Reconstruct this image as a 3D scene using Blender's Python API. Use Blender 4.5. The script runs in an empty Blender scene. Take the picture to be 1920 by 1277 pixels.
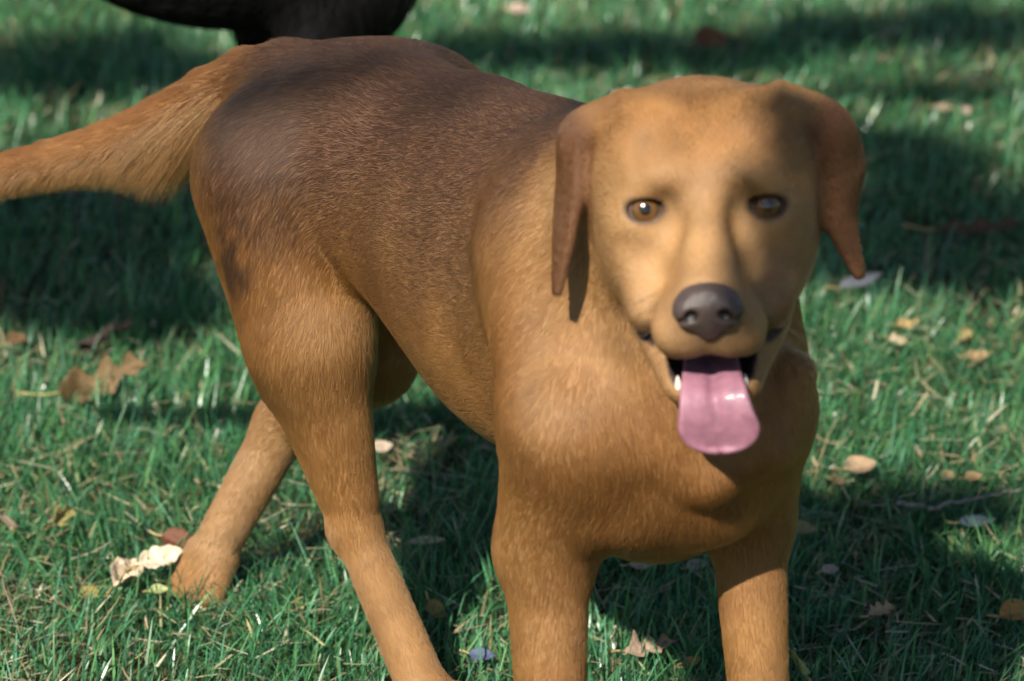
import bpy, math, os, random
import numpy as np
from mathutils import Vector, Matrix
DEV = False
rng = np.random.default_rng(7)
random.seed(7)
scene = bpy.context.scene
COL = scene.collection

# ------------------------------------------------------------------ camera, sky, sun, exposure
PITCH = math.radians(20.0)
CAM_H = 1.54
FPX = 8100.0                                   # focal length in pixels of a 1920 wide picture
cam_d = bpy.data.cameras.new('camera')
cam_d.sensor_width = 36.0
cam_d.lens = 36.0 * FPX / 1920.0
cam_d.clip_start = 0.05
cam_d.clip_end = 400.0
cam_d.dof.use_dof = True
cam_d.dof.focus_distance = 3.45
cam_d.dof.aperture_fstop = 6.6
cam_d.dof.aperture_blades = 9
cam = bpy.data.objects.new('camera', cam_d)
COL.objects.link(cam)
cam.location = (0, 0, CAM_H)
cam.rotation_euler = (math.pi / 2 - PITCH, 0, 0)
scene.camera = cam

SUN_AZ_LEFT = math.radians(23.0)               # to the left of the line from the dog back to the camera
SUN_EL = math.radians(43.0)
SUN_DIR = np.array([-math.sin(SUN_AZ_LEFT) * math.cos(SUN_EL), -math.cos(SUN_AZ_LEFT) * math.cos(SUN_EL), math.sin(SUN_EL)])
world = bpy.data.worlds.new('World')
scene.world = world
world.use_nodes = True
wn = world.node_tree.nodes
sky = wn.new('ShaderNodeTexSky')
sky.sky_type = 'NISHITA'
sky.sun_disc = False
sky.sun_elevation = SUN_EL
sky.sun_rotation = math.atan2(SUN_DIR[0], SUN_DIR[1])
sky.air_density = 1.3
sky.dust_density = 0.6
sky.ozone_density = 1.5
bg = wn['Background']
world.node_tree.links.new(sky.outputs[0], bg.inputs[0])
bg.inputs[1].default_value = 0.05
sun_d = bpy.data.lights.new('sun', 'SUN')
sun_d.energy = 5.0
sun_d.angle = math.radians(0.53)
sun_d.color = (1.0, 0.93, 0.82)
sun = bpy.data.objects.new('sun', sun_d)
COL.objects.link(sun)
sun.rotation_euler = Vector(SUN_DIR).to_track_quat('Z', 'Y').to_euler()
scene.view_settings.view_transform = 'Standard'
scene.view_settings.look = 'None'
scene.view_settings.exposure = 0.80
scene.view_settings.gamma = 1.0
scene.view_settings.use_curve_mapping = False
scene.render.engine = 'CYCLES'
scene.cycles.max_bounces = 4
scene.cycles.diffuse_bounces = 2
scene.cycles.glossy_bounces = 2
scene.cycles.transmission_bounces = 2
scene.cycles.transparent_max_bounces = 4
scene.cycles.caustics_reflective = False
scene.cycles.caustics_refractive = False
scene.cycles.sample_clamp_indirect = 4.0
scene.cycles.use_denoising = True
scene.cycles.use_adaptive_sampling = True
scene.cycles.adaptive_threshold = 0.03

# ------------------------------------------------------------------ helpers
CP, SP = math.cos(PITCH), math.sin(PITCH)

def P(px, py, y=None, z=None):
    """Point of the place at depth y (or at height z) that the camera sees at pixel px, py of the 1920 wide picture."""
    u = (px - 960) / FPX
    v = (638.5 - py) / FPX
    d = np.array([u, CP + v * SP, -SP + v * CP])
    t = (y / d[1]) if y is not None else ((z - CAM_H) / d[2])
    return np.array([0, 0, CAM_H]) + t * d

def nrm(v):
    v = np.asarray(v, float)
    return v / (np.linalg.norm(v, axis=-1, keepdims=True) + 1e-12)

def tag(o, label=None, cat=None, group=None, kind=None):
    if label: o['label'] = label
    if cat: o['category'] = cat
    if group: o['group'] = group
    if kind: o['kind'] = kind
    return o

def link(name, data, mat=None, parent=None):
    o = bpy.data.objects.new(name, data)
    COL.objects.link(o)
    if mat is not None:
        data.materials.append(mat)
    if parent is not None:
        o.parent = parent
    return o

def empty(name, loc):
    o = bpy.data.objects.new(name, None)
    COL.objects.link(o)
    o.location = loc
    return o

def mesh_arrays(name, V, F, smooth=True):
    """Mesh from numpy arrays; F is (n,3) or (n,4)."""
    me = bpy.data.meshes.new(name)
    V = np.ascontiguousarray(V, dtype=np.float32)
    F = np.ascontiguousarray(F, dtype=np.int32)
    n, k = F.shape
    me.vertices.add(len(V)); me.vertices.foreach_set('co', V.ravel())
    me.loops.add(n * k); me.loops.foreach_set('vertex_index', F.ravel())
    me.polygons.add(n)
    me.polygons.foreach_set('loop_start', np.arange(0, n * k, k, dtype=np.int32))
    if smooth:
        me.polygons.foreach_set('use_smooth', np.ones(n, dtype=bool))
    me.update(calc_edges=True)
    me.validate()
    return me

def set_col(me, name, C, domain='POINT'):
    a = me.attributes.new(name, 'FLOAT_COLOR', domain)
    C4 = np.ones((len(C), 4), np.float32); C4[:, :3] = C
    a.data.foreach_set('color', C4.ravel())

# value noise in numpy
_perm = np.random.default_rng(3).random((64, 64, 64)).astype(np.float32)

def vnoise(p, freq, seed=0):
    q = np.asarray(p, np.float32) * freq + seed * 17.31 + 1000.0
    i = np.floor(q).astype(np.int64); f = q - i
    f = f * f * (3 - 2 * f)
    i0 = i & 63; i1 = (i + 1) & 63
    def g(a, b, c): return _perm[a, b, c]
    x0, y0, z0 = i0.T; x1, y1, z1 = i1.T
    fx, fy, fz = f.T
    c00 = g(x0, y0, z0) * (1 - fx) + g(x1, y0, z0) * fx
    c10 = g(x0, y1, z0) * (1 - fx) + g(x1, y1, z0) * fx
    c01 = g(x0, y0, z1) * (1 - fx) + g(x1, y0, z1) * fx
    c11 = g(x0, y1, z1) * (1 - fx) + g(x1, y1, z1) * fx
    return (c00 * (1 - fy) + c10 * fy) * (1 - fz) + (c01 * (1 - fy) + c11 * fy) * fz

def fbm(p, freq, seed=0, octv=3):
    s = 0; a = 1; t = 0
    for o in range(octv):
        s = s + a * vnoise(p, freq * 2 ** o, seed + o); t += a; a *= 0.5
    return s / t

def sstep(a, b, x):
    t = np.clip((x - a) / (b - a), 0, 1)
    return t * t * (3 - 2 * t)

# ------------------------------------------------------------------ materials
def new_mat(name):
    m = bpy.data.materials.new(name)
    m.use_nodes = True
    nt = m.node_tree
    return m, nt, nt.nodes['Principled BSDF'], nt.nodes['Material Output']

def attr_mat(name, rough=0.5, spec=0.5, transl=0.0, bump=0.0, bump_scale=200.0, vary=0.0, vary_scale=40.0):
    """Colour from the mesh's own 'col' attribute, broken by a little noise."""
    m, nt, b, out = new_mat(name)
    a = nt.nodes.new('ShaderNodeAttribute'); a.attribute_name = 'col'
    src = a.outputs['Color']
    if vary > 0:
        tc = nt.nodes.new('ShaderNodeTexCoord')
        nz = nt.nodes.new('ShaderNodeTexNoise'); nz.inputs['Scale'].default_value = vary_scale; nz.inputs['Detail'].default_value = 4
        nt.links.new(tc.outputs['Object'], nz.inputs['Vector'])
        mr = nt.nodes.new('ShaderNodeMapRange'); mr.inputs[3].default_value = 1 - vary; mr.inputs[4].default_value = 1 + vary
        nt.links.new(nz.outputs[0], mr.inputs[0])
        mx = nt.nodes.new('ShaderNodeVectorMath'); mx.operation = 'SCALE'
        nt.links.new(src, mx.inputs[0]); nt.links.new(mr.outputs[0], mx.inputs['Scale'])
        src = mx.outputs[0]
    nt.links.new(src, b.inputs['Base Color'])
    b.inputs['Roughness'].default_value = rough
    b.inputs['Specular IOR Level'].default_value = spec
    if bump > 0:
        tc2 = nt.nodes.new('ShaderNodeTexCoord')
        n2 = nt.nodes.new('ShaderNodeTexNoise'); n2.inputs['Scale'].default_value = bump_scale; n2.inputs['Detail'].default_value = 3
        nt.links.new(tc2.outputs['Object'], n2.inputs['Vector'])
        bp = nt.nodes.new('ShaderNodeBump'); bp.inputs['Strength'].default_value = bump; bp.inputs['Distance'].default_value = 0.002
        nt.links.new(n2.outputs[0], bp.inputs['Height']); nt.links.new(bp.outputs[0], b.inputs['Normal'])
    if transl > 0:
        t = nt.nodes.new('ShaderNodeBsdfTranslucent'); nt.links.new(src, t.inputs['Color'])
        mix = nt.nodes.new('ShaderNodeMixShader'); mix.inputs[0].default_value = transl
        nt.links.new(b.outputs[0], mix.inputs[1]); nt.links.new(t.outputs[0], mix.inputs[2])
        nt.links.new(mix.outputs[0], out.inputs['Surface'])
    return m

def plain_mat(name, col, rough=0.5, spec=0.5, vary=0.15, scale=60.0, bump=0.0, coat=0.0, sss=0.0):
    m, nt, b, out = new_mat(name)
    tc = nt.nodes.new('ShaderNodeTexCoord')
    nz = nt.nodes.new('ShaderNodeTexNoise'); nz.inputs['Scale'].default_value = scale; nz.inputs['Detail'].default_value = 5
    nt.links.new(tc.outputs['Object'], nz.inputs['Vector'])
    rp = nt.nodes.new('ShaderNodeValToRGB')
    c = np.array(col)
    rp.color_ramp.elements[0].position = 0.3; rp.color_ramp.elements[1].position = 0.7
    rp.color_ramp.elements[0].color = (*np.clip(c * (1 - vary), 0, 1), 1); rp.color_ramp.elements[1].color = (*np.clip(c * (1 + vary), 0, 1), 1)
    nt.links.new(nz.outputs[0], rp.inputs[0]); nt.links.new(rp.outputs[0], b.inputs['Base Color'])
    b.inputs['Roughness'].default_value = rough; b.inputs['Specular IOR Level'].default_value = spec
    b.inputs['Coat Weight'].default_value = coat
    b.inputs['Coat Roughness'].default_value = 0.08
    if sss > 0:
        b.inputs['Subsurface Weight'].default_value = sss
        b.inputs['Subsurface Radius'].default_value = (0.006, 0.003, 0.002)
        b.inputs['Subsurface Scale'].default_value = 0.6
    if bump > 0:
        bp = nt.nodes.new('ShaderNodeBump'); bp.inputs['Strength'].default_value = bump; bp.inputs['Distance'].default_value = 0.001
        nt.links.new(nz.outputs[0], bp.inputs['Height']); nt.links.new(bp.outputs[0], b.inputs['Normal'])
    return m

# ------------------------------------------------------------------ solid shapes blended from distance fields
class Solid:
    def __init__(s): s.ops = []
    def add(s, kind, par, k, op='add', flow=None, length=1.0, box=None):
        s.ops.append(dict(kind=kind, par=par, k=k, op=op, flow=None if flow is None else nrm(flow), length=length))
    def cone(s, a, b, ra, rb, k=0.02, op='add', flow=None, length=1.0):
        a = np.asarray(a, float); b = np.asarray(b, float)
        s.add('cone', (a, b, ra, rb), k, op, (b - a) if flow is None else flow, length)
    def ell(s, c, r, R=None, k=0.02, op='add', flow=(0, 0, -1), length=1.0):
        s.add('ell', (np.asarray(c, float), np.asarray(r, float), np.eye(3) if R is None else np.asarray(R, float)), k, op, flow, length)
    def cloud(s, pts, rad, k=0.01, flow=(0, 0, -1), length=1.0, op='add'):
        s.add('cloud', (np.asarray(pts, float), np.asarray(rad, float)), k, op, flow, length)

def dist(o, p):
    kd, par = o['kind'], o['par']
    if kd == 'cone':
        a, b, r1, r2 = par
        ba = b - a; l2 = float(ba @ ba); rr = r1 - r2; a2 = l2 - rr * rr; il2 = 1 / l2
        pa = p - a.astype(p.dtype); y = pa @ ba.astype(p.dtype); z = y - l2
        x2 = np.maximum(np.einsum('ij,ij->i', pa, pa) * l2 - y * y, 0) * l2; y2 = y * y * l2; z2 = z * z * l2
        kk = np.sign(rr) * rr * rr * x2
        d = (np.sqrt(np.maximum(x2 * a2 * il2, 0)) + y * rr) * il2 - r1
        c1 = np.sign(z) * a2 * z2 > kk
        c2 = np.sign(y) * a2 * y2 < kk
        d = np.where(c2, np.sqrt(x2 + y2) * il2 - r1, d)
        d = np.where(c1, np.sqrt(x2 + z2) * il2 - r2, d)
        return d
    if kd == 'ell':
        c, r, R = par
        q = (p - c.astype(p.dtype)) @ (R / r).astype(p.dtype); q2 = q / r.astype(p.dtype)
        k0 = np.sqrt(np.einsum('ij,ij->i', q, q)); k1 = np.sqrt(np.einsum('ij,ij->i', q2, q2)) + 1e-9
        return np.where(k0 < 1e-4, -r.min(), k0 * (k0 - 1) / k1)
    pts, rad = par
    out = np.empty(len(p))
    o0 = pts.mean(0); pts = (pts - o0).astype(np.float32); rad = rad.astype(np.float32); p2 = (pts * pts).sum(1)[None]
    for i in range(0, len(p), 3000):
        q = (p[i:i + 3000] - o0).astype(np.float32)
        d2 = (q * q).sum(1)[:, None] + p2 - 2 * q @ pts.T
        out[i:i + 3000] = (np.sqrt(np.maximum(d2, 0)) - rad[None]).min(1)
    return out

def combine(d, e, o):
    k = o['k']
    if o['op'] == 'add':
        h = np.maximum(k - np.abs(d - e), 0) / k
        return np.minimum(d, e) - h * h * k * 0.25
    e = -e
    h = np.maximum(k - np.abs(d - e), 0) / k
    return np.maximum(d, e) + h * h * k * 0.25

def field(S, p, reach=0.02):
    """Blended distance at points p; each shape is only asked about the points in its reach."""
    d = np.full(len(p), 1.0)
    for o in S.ops:
        kd, par = o['kind'], o['par']
        if kd == 'cone': c = (par[0] + par[1]) / 2; r = np.linalg.norm(par[1] - par[0]) / 2 + max(par[2], par[3])
        elif kd == 'ell': c = par[0]; r = par[1].max()
        else: c = par[0].mean(0); r = np.linalg.norm(par[0] - c, axis=1).max() + par[1].max()
        m = np.flatnonzero(((p - c) ** 2).sum(1) < (r + o['k'] + reach) ** 2)
        if len(m): d[m] = combine(d[m], dist(o, p[m]), o)
    return d

def solid_mesh(S, lo, hi, h, B=14):
    """Surface nets over the blended field, only in blocks near the surface."""
    lo = np.asarray(lo, float); hi = np.asarray(hi, float)
    nb = np.ceil((hi - lo) / (h * B)).astype(int)
    n = nb * B + 1
    D = np.ones(n, np.float32)
    ci = np.stack(np.meshgrid(*[np.arange(k) for k in nb], indexing='ij'), -1).reshape(-1, 3)
    cen = lo + (ci + 0.5) * B * h
    Rb = B * h * 0.5 * 1.75
    dp = np.stack([dist(o, cen) for o in S.ops], 1)
    dc = field(S, cen, 9.0)
    loc = np.stack(np.meshgrid(*[np.arange(B + 1)] * 3, indexing='ij'), -1).reshape(-1, 3)
    for j, c in enumerate(ci):
        sl = tuple(slice(c[a] * B, c[a] * B + B + 1) for a in range(3))
        near = [o for i, o in enumerate(S.ops) if dp[j, i] < Rb * 1.08 + o['k']]
        if not near or abs(dc[j]) > Rb * 1.15:
            D[sl] = 1.0 if (not near or dc[j] > 0) else -1.0
    for j, c in enumerate(ci):
        near = [o for i, o in enumerate(S.ops) if dp[j, i] < Rb * 1.08 + o['k']]
        if not near or abs(dc[j]) > Rb * 1.15: continue
        sl = tuple(slice(c[a] * B, c[a] * B + B + 1) for a in range(3))
        p = lo + (loc + c * B) * h
        d = np.full(len(p), 1.0)
        p32 = p.astype(np.float32)
        for o in near:
            if o['kind'] == 'cloud':
                dd = np.linalg.norm(o['par'][0] - cen[j], axis=1); m = dd < dd.min() + 2.1 * Rb
                o = dict(o, par=(o['par'][0][m], o['par'][1][m]))
            d = combine(d, dist(o, p32), o)
        D[sl] = d.reshape(B + 1, B + 1, B + 1)
    ins = D < 0
    cnt = np.zeros(n - 1, np.int8)
    for a in (0, 1):
        for b in (0, 1):
            for c in (0, 1):
                cnt += ins[a:n[0] - 1 + a, b:n[1] - 1 + b, c:n[2] - 1 + c]
    act = np.argwhere((cnt > 0) & (cnt < 8))
    idx = np.full(n - 1, -1, np.int32)
    idx[act[:, 0], act[:, 1], act[:, 2]] = np.arange(len(act))
    V = np.zeros((len(act), 3)); W = np.zeros(len(act))
    cor = [(a, b, c) for a in (0, 1) for b in (0, 1) for c in (0, 1)]
    for i in range(8):
        for j in range(i + 1, 8):
            A, Bc = np.array(cor[i]), np.array(cor[j])
            if np.abs(A - Bc).sum() != 1: continue
            da = D[act[:, 0] + A[0], act[:, 1] + A[1], act[:, 2] + A[2]]
            db = D[act[:, 0] + Bc[0], act[:, 1] + Bc[1], act[:, 2] + Bc[2]]
            m = (da < 0) != (db < 0)
            t = np.where(m, da / np.where(m, da - db, 1), 0)
            V[m] += A + t[m, None] * (Bc - A); W[m] += 1
    V = lo + (act + V / W[:, None]) * h
    Q = []
    for ax in range(3):
        s0 = [slice(None)] * 3; s1 = [slice(None)] * 3
        s0[ax] = slice(0, n[ax] - 1); s1[ax] = slice(1, n[ax])
        i0 = ins[tuple(s0)]; i1 = ins[tuple(s1)]
        e = np.argwhere(i0 != i1)
        u, v = (ax + 1) % 3, (ax + 2) % 3
        e = e[(e[:, u] > 0) & (e[:, v] > 0) & (e[:, u] < n[u] - 1) & (e[:, v] < n[v] - 1)]
        fl = i0[e[:, 0], e[:, 1], e[:, 2]]
        def cell(du, dv):
            q = e.copy(); q[:, u] += du; q[:, v] += dv
            return idx[q[:, 0], q[:, 1], q[:, 2]]
        q = np.stack([cell(-1, -1), cell(0, -1), cell(0, 0), cell(-1, 0)], 1)
        q[~fl] = q[~fl][:, ::-1]
        Q.append(q)
    Q = np.concatenate(Q)
    Q = Q[(Q >= 0).all(1)]
    # pull the vertices onto the true surface along the mesh normals
    a, b, c, d = (V[Q[:, i]] for i in range(4))
    fn = np.cross(c - a, d - b)
    N = np.zeros_like(V)
    for i in range(4):
        for ax in range(3): N[:, ax] += np.bincount(Q[:, i], fn[:, ax], len(V))
    N = nrm(N)
    for it in range(2):
        st = np.clip(field(S, V), -h * 0.6, h * 0.6)
        V = V - N * st[:, None] * .8
    return V, Q, N

def frame(t, up=(0, 0, 1)):
    """Columns: along t, to the thing's right, up."""
    t = nrm(t); r = nrm(np.cross(t, up)); u = np.cross(r, t)
    return np.stack([t, r, u], 1)

def flow_field(S, V):
    fl = np.zeros_like(V); ln = np.zeros(len(V)); ws = np.full(len(V), 1e-9)
    for o in S.ops:
        if o['op'] != 'add': continue
        kd, par = o['kind'], o['par']
        c = par[0] if kd == 'ell' else ((par[0] + par[1]) / 2 if kd == 'cone' else par[0].mean(0))
        r = par[1].max() if kd == 'ell' else (np.linalg.norm(par[1] - par[0]) / 2 + max(par[2], par[3]) if kd == 'cone' else .14)
        m = np.flatnonzero(((V - c) ** 2).sum(1) < (r + .05) ** 2)
        w = np.zeros(len(V)); w[m] = np.exp(-np.maximum(dist(o, V[m]), 0) / 0.008)
        fl += w[:, None] * o['flow']; ln += w * o['length']; ws += w
    return fl / ws[:, None], ln / ws

# ------------------------------------------------------------------ the lawn
def gz(x, y):
    p = np.stack([np.asarray(x, float), np.asarray(y, float), np.zeros_like(np.asarray(x, float))], -1).reshape(-1, 3)
    return ((fbm(p, 1.6, 41) - .5) * .030 + (fbm(p, 9, 43) - .5) * .012).reshape(np.shape(x))

def spaced(c0, c1, fine, far):
    core = np.arange(c0, c1 + fine / 2, fine)
    outw = np.geomspace(.15, far, 26)
    return np.concatenate([(c0 - outw)[::-1], core, c1 + outw])
gx = spaced(-2.4, 2.6, .045, 150); gy = spaced(1.6, 8.4, .045, 150)
GX, GY = np.meshgrid(gx, gy, indexing='ij')
GZ = gz(GX, GY) * np.clip(1 - (np.hypot(GX, GY - 4) - 6) / 20, .0, 1) - .004
GV = np.stack([GX, GY, GZ], -1).reshape(-1, 3)
ii = np.arange(len(gx) * len(gy)).reshape(len(gx), len(gy))
GF = np.stack([ii[:-1, :-1], ii[1:, :-1], ii[1:, 1:], ii[:-1, 1:]], -1).reshape(-1, 4)
m, nt, b, out = new_mat('lawn_soil')
tc = nt.nodes.new('ShaderNodeTexCoord')
n1 = nt.nodes.new('ShaderNodeTexNoise'); n1.inputs['Scale'].default_value = 30; n1.inputs['Detail'].default_value = 6
n2 = nt.nodes.new('ShaderNodeTexNoise'); n2.inputs['Scale'].default_value = 260; n2.inputs['Detail'].default_value = 3
for n in (n1, n2): nt.links.new(tc.outputs['Object'], n.inputs['Vector'])
r1 = nt.nodes.new('ShaderNodeValToRGB')
r1.color_ramp.elements[0].position = .35; r1.color_ramp.elements[0].color = (.028, .040, .016, 1)
r1.color_ramp.elements[1].position = .68; r1.color_ramp.elements[1].color = (.075, .060, .032, 1)
r2 = nt.nodes.new('ShaderNodeValToRGB')
r2.color_ramp.elements[0].position = .30; r2.color_ramp.elements[0].color = (.45, .45, .45, 1)
r2.color_ramp.elements[1].position = .75; r2.color_ramp.elements[1].color = (1.6, 1.5, 1.3, 1)
nt.links.new(n1.outputs[0], r1.inputs[0]); nt.links.new(n2.outputs[0], r2.inputs[0])
mx = nt.nodes.new('ShaderNodeMix'); mx.data_type = 'RGBA'; mx.blend_type = 'MULTIPLY'; mx.inputs[0].default_value = 1
nt.links.new(r1.outputs[0], mx.inputs[6]); nt.links.new(r2.outputs[0], mx.inputs[7]); nt.links.new(mx.outputs[2], b.inputs['Base Color'])
b.inputs['Roughness'].default_value = .9; b.inputs['Specular IOR Level'].default_value = .2
bp = nt.nodes.new('ShaderNodeBump'); bp.inputs['Distance'].default_value = .01; bp.inputs['Strength'].default_value = .8
nt.links.new(n2.outputs[0], bp.inputs['Height']); nt.links.new(bp.outputs[0], b.inputs['Normal'])
tag(link('ground', mesh_arrays('ground', GV, GF), m), kind='structure')

def blades(px, py, hgt, wid, az, lean, droop, twist, base_off=0.0, z0=None):
    """Curved grass blades: two quads and a tip each, as one vertex and triangle array."""
    n = len(px)
    z = gz(px, py) if z0 is None else z0
    d = np.stack([np.cos(az), np.sin(az), np.zeros(n)], 1)
    s = np.stack([-np.sin(az + twist), np.cos(az + twist), np.zeros(n)], 1)
    base = np.stack([px, py, z - .004], 1)
    V = np.zeros((n, 7, 3), np.float32)
    prof = ((0.0, 1.0), (.38, .95), (.74, .66), (1.0, 0.0))
    for k, (t, w) in enumerate(prof):
        ang = lean + droop * t
        hor = np.sin(lean + droop * t * .5) * t
        ver = np.cos(np.minimum(lean + droop * t * .5, 1.75)) * t
        c = base + d * (hor * hgt)[:, None] + np.array([0, 0, 1.0]) * (ver * hgt)[:, None]
        if k < 3:
            V[:, 2 * k] = c - s * (wid * w * .5)[:, None]; V[:, 2 * k + 1] = c + s * (wid * w * .5)[:, None]
        else: V[:, 6] = c
    T = np.array([[0, 1, 3], [0, 3, 2], [2, 3, 5], [2, 5, 4], [4, 5, 6]])
    F = (np.arange(n)[:, None, None] * 7 + T[None]).reshape(-1, 3)
    return V.reshape(-1, 3), F

GRASS_MAT = attr_mat('grass_blade', rough=.30, spec=.75, transl=.34)
if not DEV:
    r = np.random.default_rng(21)
    def scatter(x0, x1, y0, y1, n):
        return np.stack([r.uniform(x0, x1, n), r.uniform(y0, y1, n)], 1)
    near = scatter(-.66, .70, 3.10, 4.30, 82000)
    mid = scatter(-.95, 1.0, 4.30, 6.1, 76000)
    rim = scatter(-2.2, 2.4, 1.8, 8.0, 150000)
    ins = ((np.abs(rim[:, 0]) < .66) & (rim[:, 1] > 3.1) & (rim[:, 1] < 4.3)) | ((np.abs(rim[:, 0]) < .95) & (rim[:, 1] >= 4.3) & (rim[:, 1] < 6.1))
    rim = rim[~ins]
    G = np.concatenate([near, mid, rim]); n = len(G)
    zone = np.concatenate([np.zeros(len(near)), np.ones(len(mid)), np.full(len(rim), 2)])
    q3 = np.column_stack([G, np.zeros(n)])
    thick = fbm(q3, 7, 51)                                         # tufts and thin spots
    keepm = r.random(n) < (.42 + 1.0 * sstep(.30, .62, thick))
    G, zone, thick, q3 = G[keepm], zone[keepm], thick[keepm], q3[keepm]; n = len(G)
    tall = (r.random(n) < .10)
    hgt = r.gamma(7, .0036, n) * (.75 + .7 * thick) + .006 + tall * r.uniform(.008, .030, n)
    wid = r.uniform(.0012, .0027, n) * np.where(zone > 1, 1.5, np.where(zone > 0, 1.15, 1.0))
    az = r.uniform(0, 2 * np.pi, n) * .75 + 2 * np.pi * fbm(q3, 5, 55)
    lean = np.abs(r.normal(.28, .26, n)); droop = np.abs(r.normal(.45, .40, n))
    flat = r.random(n) < .16
    lean = np.where(flat, r.uniform(.9, 1.35, n), lean)
    twist = r.normal(0, .6, n)
    V1, F1 = blades(G[:, 0], G[:, 1], hgt, wid, az, lean, droop, twist)
    pal = np.array([[.048, .175, .068], [.066, .225, .100], [.032, .125, .060], [.108, .265, .092], [.096, .248, .145], [.150, .290, .115]])
    ch = r.choice(6, n, p=[.27, .23, .18, .12, .13, .07])
    c = pal[ch] * r.uniform(.8, 1.65, n)[:, None]
    dry = r.random(n) < .035 + .07 * sstep(.5, .25, thick)
    dc = np.array([[.40, .31, .16], [.30, .22, .11], [.46, .40, .26]])[r.integers(0, 3, n)]
    c = np.where(dry[:, None], dc * r.uniform(.6, 1.1, n)[:, None], c)
    lvl = np.array([.62, .62, .95, .95, 1.05, 1.05, 1.1])         # sheaths at the foot of a blade are paler and yellower
    C1 = np.repeat(c, 7, 0)
    foot = np.tile(np.array([.35, .35, .08, .08, 0, 0, 0]), n)[:, None]
    C1 = C1 * (1 - foot) + np.array([.16, .17, .085]) * foot
    me = mesh_arrays('grass', V1, F1); set_col(me, 'col', C1)
    tag(link('grass', me, GRASS_MAT), 'short green lawn grass covering the ground around the dogs', 'grass', kind='stuff')
    # cut, dead clippings lying low in the turf
    n2_ = 13000
    G2 = np.concatenate([scatter(-.66, .70, 3.1, 4.3, 5000), scatter(-.95, 1.0, 4.3, 6.1, 4000), scatter(-2.2, 2.4, 1.8, 8.0, 4000)])
    V2, F2 = blades(G2[:, 0], G2[:, 1], r.uniform(.012, .05, n2_), r.uniform(.0012, .0034, n2_), r.uniform(0, 6.28, n2_), r.uniform(1.2, 1.62, n2_), r.normal(0, .2, n2_), r.normal(0, .5, n2_), z0=gz(G2[:, 0], G2[:, 1]) + r.uniform(.004, .026, n2_))
    pc = np.array([[.40, .36, .20], [.30, .28, .14], [.52, .48, .34], [.20, .17, .09], [.36, .26, .16]])[r.integers(0, 5, n2_)] * r.uniform(.6, 1.2, n2_)[:, None]
    me = mesh_arrays('dry_clippings', V2, F2); set_col(me, 'col', np.repeat(pc, 7, 0))
    tag(link('dry_clippings', me, attr_mat('dry_blade', rough=.6, spec=.3, transl=.12)), 'straw coloured dry clippings scattered through the lawn', 'clippings', kind='stuff')

# ------------------------------------------------------------------ the brown dog
EYE = np.array([0.135, 2.86, 0.60])
_roll = math.radians(3.0)
_f = nrm((-0.047, -1.0, 0.0)); _x = np.array([-_f[1], _f[0], 0.0])
HX = _x * math.cos(_roll) + np.array([0, 0, math.sin(_roll)])
HZ = -np.cross(HX, _f)
HR = np.stack([HX, _f, HZ], 1)

def H(x, y, z):
    return EYE + HR @ (np.array([x, y, z]) * 0.01)

def Hrot(rx=0, ry=0, rz=0):
    return HR @ np.array(Matrix.Rotation(math.radians(rz), 3, 'Z') @ Matrix.Rotation(math.radians(ry), 3, 'Y') @ Matrix.Rotation(math.radians(rx), 3, 'X'))

def paw(S, c, fwd, sc=1.0, k=0.010):
    """Four toes, pad and a low arch, toes pointing along fwd."""
    f = nrm((fwd[0], fwd[1], 0)); r = np.array([f[1], -f[0], 0]); c = np.asarray(c, float)
    up = np.array([0, 0, 1.0])
    S.ell(c + up * .020 * sc, (.036 * sc, .027 * sc, .020 * sc), np.stack([f, r, up], 1), k=.015, flow=f, length=.8)
    for q, (lat, fw) in enumerate(((-.022, .018), (-.008, .030), (.008, .030), (.022, .018))):
        a = c + r * lat * sc * .8 + f * .004 + up * .026 * sc
        b = c + r * lat * sc + f * fw * sc + up * .014 * sc
        S.cone(a, b, .0125 * sc, .0115 * sc, k=.004, flow=f, length=.6)

def ear_sheet(rows, nu=17, nv=49):
    """Sample points of a hanging ear flap: rows of (front, back, bulge) down its length."""
    pts = []
    m = len(rows)
    for v in np.linspace(0, 1, nv):
        q = v * (m - 1); i = min(int(q), m - 2); t = q - i
        R4 = [np.array(rows[min(max(i + a, 0), m - 1)]) for a in (-1, 0, 1, 2)]
        F, Bk, bu = .5 * (2 * R4[1] + (R4[2] - R4[0]) * t + (2 * R4[0] - 5 * R4[1] + 4 * R4[2] - R4[3]) * t * t + (3 * R4[1] - R4[0] - 3 * R4[2] + R4[3]) * t ** 3)
        for u in np.linspace(0, 1, nu):
            pts.append(F * (1 - u) + Bk * u + bu * 4 * u * (1 - u))
    return np.array([H(*p) for p in pts])

dog = Solid()
TR = np.array([.74, -.67, 0]); TM = np.array([.55, -.83, 0]); TF = np.array([.32, -.95, 0])
back_flow = lambda t, dz: -np.asarray(t) + np.array([0, 0, dz])
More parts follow.
